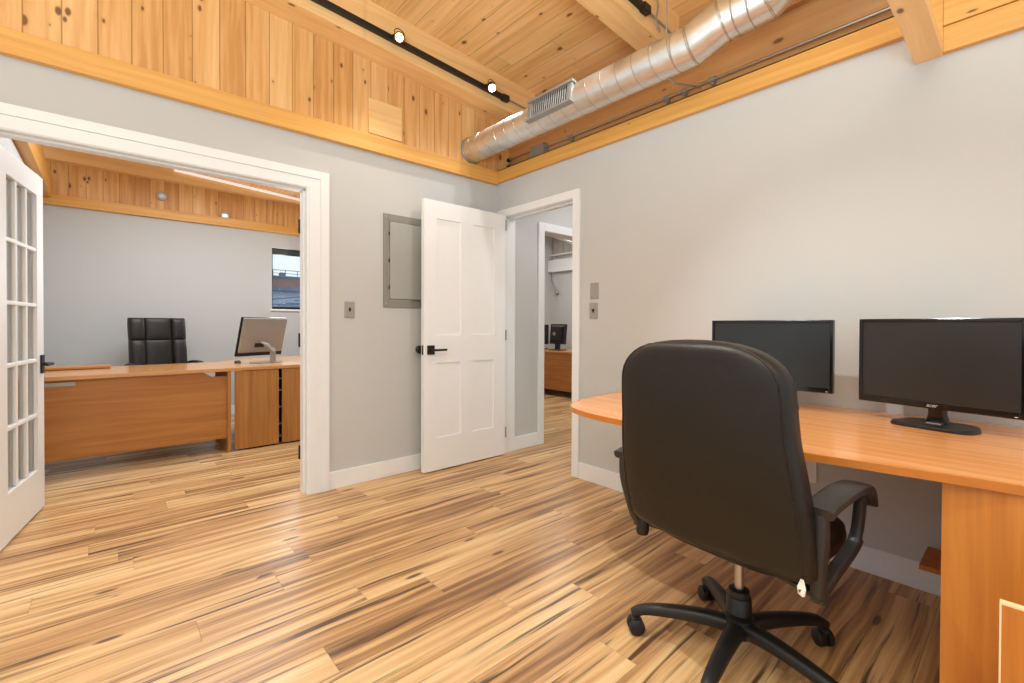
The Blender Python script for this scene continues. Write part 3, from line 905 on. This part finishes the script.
# ================================================================ MONITORS ON THE RIGHT DESK
def monitor(name, label, x, y, rz, w, zb0, zt, scr, base=True, brand=False):
    t = thing(name, label, 'monitor', (x, y, .745), rz)   # local: screen faces -x, width along y
    z0, z1 = zb0 - .745, zt - .745
    h = z1 - z0; W2 = w / 2
    bz, ch = .013, .026
    def frame(bm):
        box(bm, -.012, .018, -W2, -W2 + bz, z0, z1); box(bm, -.012, .018, W2 - bz, W2, z0, z1)
        box(bm, -.012, .018, -W2 + bz, W2 - bz, z1 - bz, z1); box(bm, -.012, .018, -W2 + bz, W2 - bz, z0, z0 + ch)
    build('bezel', frame, 'gloss', t, bevel=.0025)
    build('screen', bx(-.007, .0, -W2 + bz - .001, W2 - bz + .001, z0 + ch - .001, z1 - bz + .001), scr, t)
    def back(bm):
        loft(bm, [[(.018, -W2 + .004, z0 + .004), (.018, W2 - .004, z0 + .004), (.018, W2 - .004, z1 - .004), (.018, -W2 + .004, z1 - .004)],
                  [(.046, -W2 * .72, z0 + h * .12), (.046, W2 * .72, z0 + h * .12), (.046, W2 * .72, z1 - h * .14), (.046, -W2 * .72, z1 - h * .14)]])
    build('back_shell', back, 'black', t)
    st = build('stand_neck', lambda bm: sbar(bm, [(.045, 0, .007), (.040, 0, .05), (.032, 0, z0 + .09)], [.075, .055, .06], [.035, .028, .03], up=Vector((1, 0, 0))), 'gloss', t, smooth=True)
    build('stand_collar', bx(.0, .03, -.022, .022, .012, .018), 'steel', st, bevel=.001)
    def bs(bm):
        o = []
        for k in range(40):
            a = 2 * pi * k / 40; c, s = cos(a), sin(a)
            o.append((.025 + .092 * math.copysign(abs(c) ** .6, c), .128 * math.copysign(abs(s) ** .4, s) * (1 - .1 * (c > 0))))
        loft(bm, [[(p[0], p[1], 0) for p in o], [(p[0], p[1], .008) for p in o], [(.025 + (p[0] - .025) * .93, p[1] * .96, .014) for p in o]])
    build('stand_base', bs, 'black', t, smooth=True)
    if brand:
        cu = bpy.data.curves.new('brand_name', 'FONT'); cu.body = 'acer'; cu.size = .019; cu.extrude = .0004; cu.align_x = 'CENTER'; cu.align_y = 'CENTER'
        cu.shear = .25
        tmp = bpy.data.objects.new('brand_tmp', cu); C.objects.link(tmp)
        bpy.context.view_layer.update()
        me = bpy.data.meshes.new_from_object(tmp.evaluated_get(bpy.context.evaluated_depsgraph_get()))
        bpy.data.objects.remove(tmp); me.materials.clear(); me.materials.append(M['text']); me.name = 'brand_name'
        o = bpy.data.objects.new('brand_name', me); C.objects.link(o); o.parent = t
        o.matrix_local = Matrix(((0, 0, -1, -.0126), (-1, 0, 0, 0), (0, 1, 0, z0 + .013), (0, 0, 0, 1)))
    build('power_light', bx(-.0130, -.012, -W2 + .018, -W2 + .026, z0 + .006, z0 + .009), 'text', t)
    return t
monitor('monitor', 'black widescreen monitor partly behind the office chair, the farther along the desk', -.25, -2.346, 0, .534, .836, 1.160, 'screen_b')
monitor('monitor', 'black widescreen monitor with a visible stand at the right end of the desk', -.265, -2.938, R(-13.5), .492, .818, 1.163, 'screen', brand=True)

# ================================================================ OFFICE CHAIRS
def superring(cx, cy, z, wx, wy, n=4, seg=40):
    r = []
    for k in range(seg):
        t = 2 * pi * k / seg; c, s = cos(t), sin(t)
        r.append(Vector((cx + wx * math.copysign(abs(c) ** (2 / n), c), cy + wy * math.copysign(abs(s) ** (2 / n), s), z)))
    return r

# local frame of the chair: +x forward, +y left
ch = thing('office_chair', 'black leather high back office chair seen from behind in front of the right desk', 'chair', (-1.012, -2.53, 0), R(-5))
BZ0, BZ1 = .442, 1.090
def bprof(t):
    """half width, half depth, centre x of the back at height fraction t"""
    w = .296 + .010 * sin(pi * min(1, t / .6)) - .034 * t
    top = max(0, (t - .78) / .22)
    w *= (1 - min(1, top) ** 2.5 * .9995) ** (1 / 2.5)
    bot = max(0, (.07 - t) / .07); w *= 1 - bot ** 2.5 * .13
    xc = -.215 - .115 * t + .10 * (t - .45) ** 2
    d = .066 - .012 * t
    return w, d, xc
def backrest(bm):
    rings = []
    N = 44
    for i in range(N + 1):
        t = i / N
        if i > N - 8: t = 1 - (1 - (N - 8) / N) * ((N - i) / 8) ** 1.8
        z = BZ0 + (BZ1 - BZ0) * t
        w, d, xc = bprof(t)
        e = min(1, (1 - t) / .05); e2 = min(1, t / .06)
        d *= max(.10, (1 - (1 - e) ** 2) ** .5) * max(.3, (1 - (1 - e2) ** 2) ** .5)
        rg_ = superring(xc, -.018, z, d, max(w, .03), 3.6, 64)
        if t < .1:
            for p in rg_: p.z -= .012 * (1 - min(1, abs(p.y) / .25) ** 2) * (1 - t / .1)
        rings.append(rg_)
    loft(bm, rings)
bk = build('backrest', backrest, 'leather', ch, smooth=True)
def piping(f_):
    def f(bm):
        pts = []
        for i in range(46):
            t = .05 + .925 * i / 45
            w, d, xc = bprof(t)
            e = min(1, (1 - t) / .05); d *= max(.10, (1 - (1 - e) ** 2) ** .5)
            pts.append((xc - f_ * d, w * (1 - f_ ** 3.6) ** (1 / 3.6), BZ0 + (BZ1 - BZ0) * t))
        tube(bm, [(x, y - .018, z) for x, y, z in pts] + [(x, -y - .018, z) for x, y, z in pts[::-1]], .0024, 6)
    return f
build('seam_piping', piping(.66), 'leather', bk, smooth=True)
def seat(bm):
    rings = []
    for z, k in ((.405, .80), (.412, .93), (.43, .985), (.46, 1.0), (.485, .985), (.500, .93), (.508, .80), (.510, .5)):
        rings.append(superring(.035, 0, z, .245 * k, .262 * k, 4, 48))
    loft(bm, rings)
build('seat', seat, 'leather', ch, smooth=True)
build('seat_plate', boxes((-.10, .16, -.11, .11, .375, .407), (-.19, -.10, -.05, .05, .445, .47)), 'metalblack', ch, bevel=.006)
def arms(s):
    def f(bm):
        y = .316 if s > 0 else -.320
        # pad: wide, curved, drooping at the front
        pad = smoothpath([(-.235, y, .655), (-.19, y, .665), (-.08, y * 1.03, .682), (.02, y * 1.03, .672), (.085, y * 1.02, .640), (.125, y * 1.02, .600)], 5)
        n = len(pad)
        sbar(bm, pad, [.074 if i < n * .55 else .074 - .030 * (i - n * .55) / (n * .45) for i in range(n)], [.030] * (n - 4) + [.028, .026, .022, .016])
        # rear post, lower rail, front post: one closed loop
        rear = smoothpath([(-.215, y, .650), (-.212, y, .58), (-.195, y * .97, .50), (-.170, y * .94, .425), (-.140, y * .92, .395)], 4)
        sbar(bm, rear, .034, .042, up=Vector((1, 0, 0)))
        low = smoothpath([(-.175, y * .93, .405), (-.06, y * .93, .435), (.055, y * .95, .475), (.085, y * .96, .50)], 4)
        sbar(bm, low, .034, .036)
        front = smoothpath([(.070, y * .95, .470), (.088, y * .97, .54), (.070, y * 1.0, .62), (.035, y * 1.02, .665)], 4)
        sbar(bm, front, .030, .030, up=Vector((1, 0, 0)))
        sbar(bm, [(-.165, y * .95, .41), (-.10, y * .5, .395), (-.06, y * .3, .392)], .04, .018)
    return f
for s in (1, -1):
    build('armrest', arms(s), 'armblack', ch, smooth=True)
build('tilt_knob', lambda bm: tube(bm, [(-.170, .272, .368), (-.170, .272, .378), (-.160, .268, .46)], [.020, .023, .022], 16), 'black', ch, smooth=True)
build('gas_lift', lambda bm: tube(bm, [(0, 0, .22), (0, 0, .385)], .0145, 20), 'steel', ch, smooth=True)
build('column_sleeve', lambda bm: tube(bm, [(0, 0, .10), (0, 0, .205), (0, 0, .21), (0, 0, .212), (0, 0, .232), (0, 0, .236)], [.043, .039, .036, .033, .033, .027], 24), 'black', ch, smooth=True)
def starbase(bm):
    for k in range(5):
        a = R(115 + 5 + 72 * k)
        d = Vector((cos(a), sin(a), 0))
        pts = smoothpath([d * .01 + Vector((0, 0, .115)), d * .10 + Vector((0, 0, .120)), d * .21 + Vector((0, 0, .112)), d * .305 + Vector((0, 0, .096)), d * .352 + Vector((0, 0, .072))], 4)
        n = len(pts)
        sbar(bm, pts, [.062 - .030 * i / (n - 1) for i in range(n)], [.055 - .024 * i / (n - 1) for i in range(n)], n=2.6)
    tube(bm, [(0, 0, .088), (0, 0, .10), (0, 0, .15), (0, 0, .156)], [.04, .048, .046, .036], 24)
build('star_base', starbase, 'black', ch, smooth=True, loc=(-.015, -.01, 0))
for k in range(5):
    a = R(120 + 72 * k); d = Vector((cos(a), sin(a), 0)) * .342
    yaw = a + R((25, 60, -30, 80, 10)[k])
    w = build('caster', lambda bm: None, 'black', ch, loc=(d.x - .015, d.y - .01, 0), rot=(0, 0, yaw))
    for s in (-1, 1):
        build('wheel', (lambda s: lambda bm: tube(bm, [(0, s * .004, .029), (0, s * .007, .029), (0, s * .023, .029), (0, s * .028, .029)], [.024, .029, .0285, .021], 24))(s), 'black', w, smooth=True)
    build('hood', lambda bm: (tube(bm, [(0, 0, .026), (0, 0, .075)], .008, 10), box(bm, -.016, .016, -.012, .012, .036, .06)), 'armblack', w, bevel=.004)
tg = build('fabric_tag', lambda bm: loft(bm, [[(-.255, -.290, .480), (-.259, -.296, .480), (-.257, -.298, .480)], [(-.262, -.284, .460), (-.270, -.304, .460), (-.264, -.306, .460)],
                                              [(-.264, -.287, .444), (-.274, -.301, .444), (-.268, -.305, .444)]]), 'tag', ch)
tg['label'] = 'small white cloth tag'
build('tag_print', lambda bm: tube(bm, [(-.2665, -.2935, .454), (-.2690, -.2945, .454)], .004, 10), 'tagmark', tg)

# far executive chair behind the far desk (faces the camera)
fc = thing('office_chair', 'black tufted leather executive chair behind the far desk', 'chair', (-2.175, 2.84, 0), R(-90 + 12))
def fback(bm):
    rings = []
    N = 26
    for i in range(N + 1):
        t = i / N; z = .50 + .695 * t
        w = .222 + .012 * t
        top = max(0, (t - .9) / .1); w *= 1 - top ** 2.5 * .10
        e = min(1, (1 - t) / .06); d = .052 * max(.25, (1 - (1 - e) ** 2) ** .5)
        rings.append(superring(-.19 - .09 * t, 0, z, d, w, 4.5, 56))
    loft(bm, rings)
fb = build('backrest', fback, 'leather_far', fc, smooth=True)
def puff(y0, y1, z0, z1, dep):
    def f(bm):
        yc, hw, zc, hh = (y0 + y1) / 2, (y1 - y0) / 2, (z0 + z1) / 2, (z1 - z0) / 2
        rings = []
        for i in range(15):
            th = -pi / 2 + pi * i / 14
            sz = math.copysign(abs(sin(th)) ** .7, sin(th)); k = max(.05, abs(cos(th)) ** .42)
            z = zc + hh * sz; t = (z - .50) / .695
            rings.append(superring(-.19 - .09 * t + .035, yc, z, dep * k, hw * (.93 + .11 * k), 3.0, 32))
        loft(bm, rings)
    return f
for y0, y1, dep in ((-.250, -.118, .066), (-.118, .118, .052), (.118, .250, .066)):
    build('cushion', puff(y0, y1, .955, 1.20, dep), 'leather_far', fb, smooth=True)
for y0, y1, dep in ((-.250, -.122, .070), (-.122, .122, .046), (.122, .250, .070)):
    build('cushion', puff(y0, y1, .55, .975, dep), 'leather_far', fb, smooth=True)
def fseat(bm):
    loft(bm, [superring(.06, 0, z, .25 * k, .26 * k, 4, 40) for z, k in ((.42, .85), (.44, .97), (.50, 1), (.535, .95), (.55, .7))])
build('seat', fseat, 'leather_far', fc, smooth=True)
for s in (1, -1):
    build('armrest', (lambda s: lambda bm: (sbar(bm, smoothpath([(-.18, s * .27, .70), (-.05, s * .275, .722), (.12, s * .275, .722), (.20, s * .27, .70)], 4), .06, .03),
                                        sbar(bm, smoothpath([(-.05, s * .29, .71), (-.03, s * .29, .6), (0, s * .27, .45)], 4), .04, .03, up=Vector((1, 0, 0)))))(s), 'black', fc, smooth=True)
build('column', lambda bm: tube(bm, [(0, 0, .08), (0, 0, .25), (0, 0, .25), (0, 0, .43)], [.035, .033, .02, .02], 16), 'black', fc, smooth=True)
def fstar(bm):
    for k in range(5):
        a = R(20 + 72 * k); d = Vector((cos(a), sin(a), 0))
        sbar(bm, [d * .01 + Vector((0, 0, .11)), d * .2 + Vector((0, 0, .10)), d * .30 + Vector((0, 0, .07))], [.06, .05, .03], [.05, .04, .03])
build('star_base', fstar, 'black', fc, smooth=True)
for k in range(5):
    a = R(20 + 72 * k)
    build('caster', lambda bm: tube(bm, [(0, -.025, .028), (0, -.02, .028), (0, .02, .028), (0, .025, .028)], [.02, .028, .028, .02], 16), 'black', fc, smooth=True, loc=(cos(a) * .30, sin(a) * .30, 0), rot=(0, 0, a + 1))

# ================================================================ FAR DESK GROUP
fd = thing('desk', 'long cherry wood office desk in the far room, seen from its front', 'desk', (-2.45, 1.5, 0))
def ftop(bm):
    o = [(-.66, -.01), (.64, -.01), (1.95, .0), (1.95, 1.28), (1.05, 1.28), (.75, .92), (.60, .84), (-.66, .84)]
    prism(bm, o, .718, .748)
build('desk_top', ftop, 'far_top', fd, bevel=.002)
def modesty(bm):
    # panel with a cut at its upper right corner
    o = [(-.62, .125), (.612, .125), (.612, .675), (.50, .675), (.44, .715), (-.62, .715)]
    prism_ax(bm, o, 1, .03, .05)
build('modesty_panel', modesty, 'far_h', fd, bevel=.001)
build('leg_panel', bx(.612, .640, .0, .62, 0, .715), 'far_v', fd, bevel=.001)
build('leg_panel', bx(-.648, -.620, .0, .62, 0, .715), 'far_v', fd, bevel=.001)
build('cable_tray', bx(-.58, -.36, .015, .03, .672, .700), 'nickel', fd)
fcab = thing('storage_cabinet', 'cherry wood storage cabinets under the right end of the far desk', 'cabinet', (-1.78, 1.5, 0))
build('front_panel', bx(.0, .358, .0, .02, .015, .713), 'far_v', fcab, bevel=.001)
build('front_panel', bx(.388, .80, .0, .02, .015, .713), 'far_v', fcab, bevel=.001)
build('carcass', boxes((.14, .335, .02, .5, .0, .70), (.41, .78, .02, .5, 0, .70)), 'dark', fcab)
build('shelf', boxes(*[(.335, .41, .06, .5, z, z + .012) for z in (.06, .18, .34, .50, .61)]), 'nickel', fcab)
tr = thing('desk_tray', 'thin flat wooden board lying on the left end of the far desk', 'tray', (-2.86, 2.20, .7485))
build('board', bx(-.20, .25, -.10, .12, .004, .020), 'far_h', tr, bevel=.002)
build('rubber_foot', bx(-.19, .24, -.09, .11, 0, .004), 'black', tr)

fm = thing('computer', 'silver all in one computer seen from behind on the far desk', 'computer', (-1.44, 1.97, .7485), R(24))
tl = Matrix.Translation((0, .03, .26)) @ Matrix.Rotation(R(15), 4, 'X')
build('back_shell', lambda bm: box(bm, -.232, .252, -.018, .004, -.160, .195, mx=tl), 'silver', fm, bevel=.008, seg=3)
build('screen_frame', lambda bm: box(bm, -.243, .260, .004, .022, -.20, .198, mx=tl), 'gloss', fm, bevel=.004)
build('chin', lambda bm: box(bm, -.236, .254, -.012, .004, -.196, -.162, mx=tl), 'black', fm)
build('vent_slot', lambda bm: box(bm, -.10, .13, -.0192, -.0175, .158, .163, mx=tl), 'greymetal2', fm)
build('port_cover', lambda bm: (box(bm, -.075, .03, -.0195, -.017, -.105, -.062, mx=tl)), 'black', fm)
build('stand_neck', lambda bm: (sbar(bm, [(.035, -.085, .0), (.035, -.088, .10), (.035, -.090, .135)], .062, .02, up=Vector((0, 1, 0))),
                                sbar(bm, [(.040, -.098, .112), (.0, -.062, .178), (-.028, -.012, .205)], [.064, .062, .05], [.036, .034, .02])), 'silver', fm, smooth=True)
build('neck_slot', lambda bm: sbar(bm, [(.030, -.112, .138), (.004, -.086, .180)], .024, .008), 'greymetal2', fm)
build('stand_base', bx(-.125, .125, -.125, .05, 0, .008), 'silver', fm, bevel=.003)
mo = build('computer_mouse', lambda bm: loft(bm, [superring(0, 0, z, .03 * k, .045 * k, 2.4, 24) for z, k in ((0, .9), (.008, 1), (.018, .85), (.024, .5))]), 'black', smooth=True, loc=(-1.655, 2.06, .7485))
tag(mo, 'small dark computer mouse on the far desk left of the silver computer', 'computer mouse')

# ================================================================ BACK OFFICE (through the small doorway)
hd = thing('desk', 'cherry wood desk seen through the small doorway', 'desk', (2.75, 1.9, 0))
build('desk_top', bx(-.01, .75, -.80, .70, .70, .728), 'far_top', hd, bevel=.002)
build('modesty_panel', bx(.0, .02, -.76, .66, .10, .70), 'hall_h', hd)
build('leg_panel', bx(.0, .70, -.79, -.76, 0, .70), 'hall_h', hd); build('leg_panel', bx(.0, .70, .66, .69, 0, .70), 'hall_h', hd)
hm = thing('monitor', 'small black monitor seen from behind on the desk beyond the small doorway', 'monitor', (2.93, 1.985, .728), R(4))
hx = Matrix.Rotation(R(6), 4, 'Y')
build('back_shell', lambda bm: (box(bm, -.03, .03, -.15, .16, .10, .43, mx=hx), box(bm, -.055, -.03, -.10, .10, .16, .38, mx=hx)), 'black', hm, bevel=.008)
build('stand_neck', bx(-.02, .03, -.04, .04, .01, .2), 'black', hm, bevel=.004)
build('stand_base', bx(-.10, .10, -.11, .11, 0, .014), 'black', hm, bevel=.004)
def logo(bm):
    rings = []
    for k in range(24):
        a = 2 * pi * k / 24; c = Vector((-.0, cos(a), sin(a)))
        rings.append([Vector((x, r * cos(a), .27 + r * sin(a))) for x, r in ((-.087, .022), (-.0895, .022), (-.0895, .027), (-.087, .027))])
    loft(bm, rings, cap=False, close=True)
    for dy in (-.010, 0, .010): box(bm, -.0895, -.087, dy - .003, dy + .003, .262, .278)
build('logo_emblem', logo, 'text', hm)
build('pale_strip', lambda bm: box(bm, -.032, -.029, -.13, .13, .395, .40, mx=hx), 'text', hm)  # thin pale strip across the upper back of the shell
hm2 = thing('monitor', 'black monitor edge at the left side of the desk beyond the small doorway', 'monitor', (2.95, 2.41, .728), R(0))
build('back_shell', bx(-.02, .02, -.19, .19, .09, .42), 'black', hm2, bevel=.006)
build('stand_neck', bx(-.015, .03, -.03, .03, .01, .2), 'black', hm2); build('stand_base', bx(-.09, .09, -.11, .11, 0, .014), 'black', hm2, bevel=.004)
hc = build('hanging_cable', lambda bm: (tube(bm, smoothpath([(3.55, 2.72, 2.12), (3.54, 2.70, 1.98), (3.55, 2.64, 1.85), (3.55, 2.60, 1.78)], 5), .010, 8),
                                        tube(bm, [(3.55, 2.60, 1.78), (3.55, 2.58, 1.72)], [.03, .035], 10)), 'greymetal2', smooth=True)
tag(hc, 'cable hanging from the white beam beyond the small doorway', 'cable')
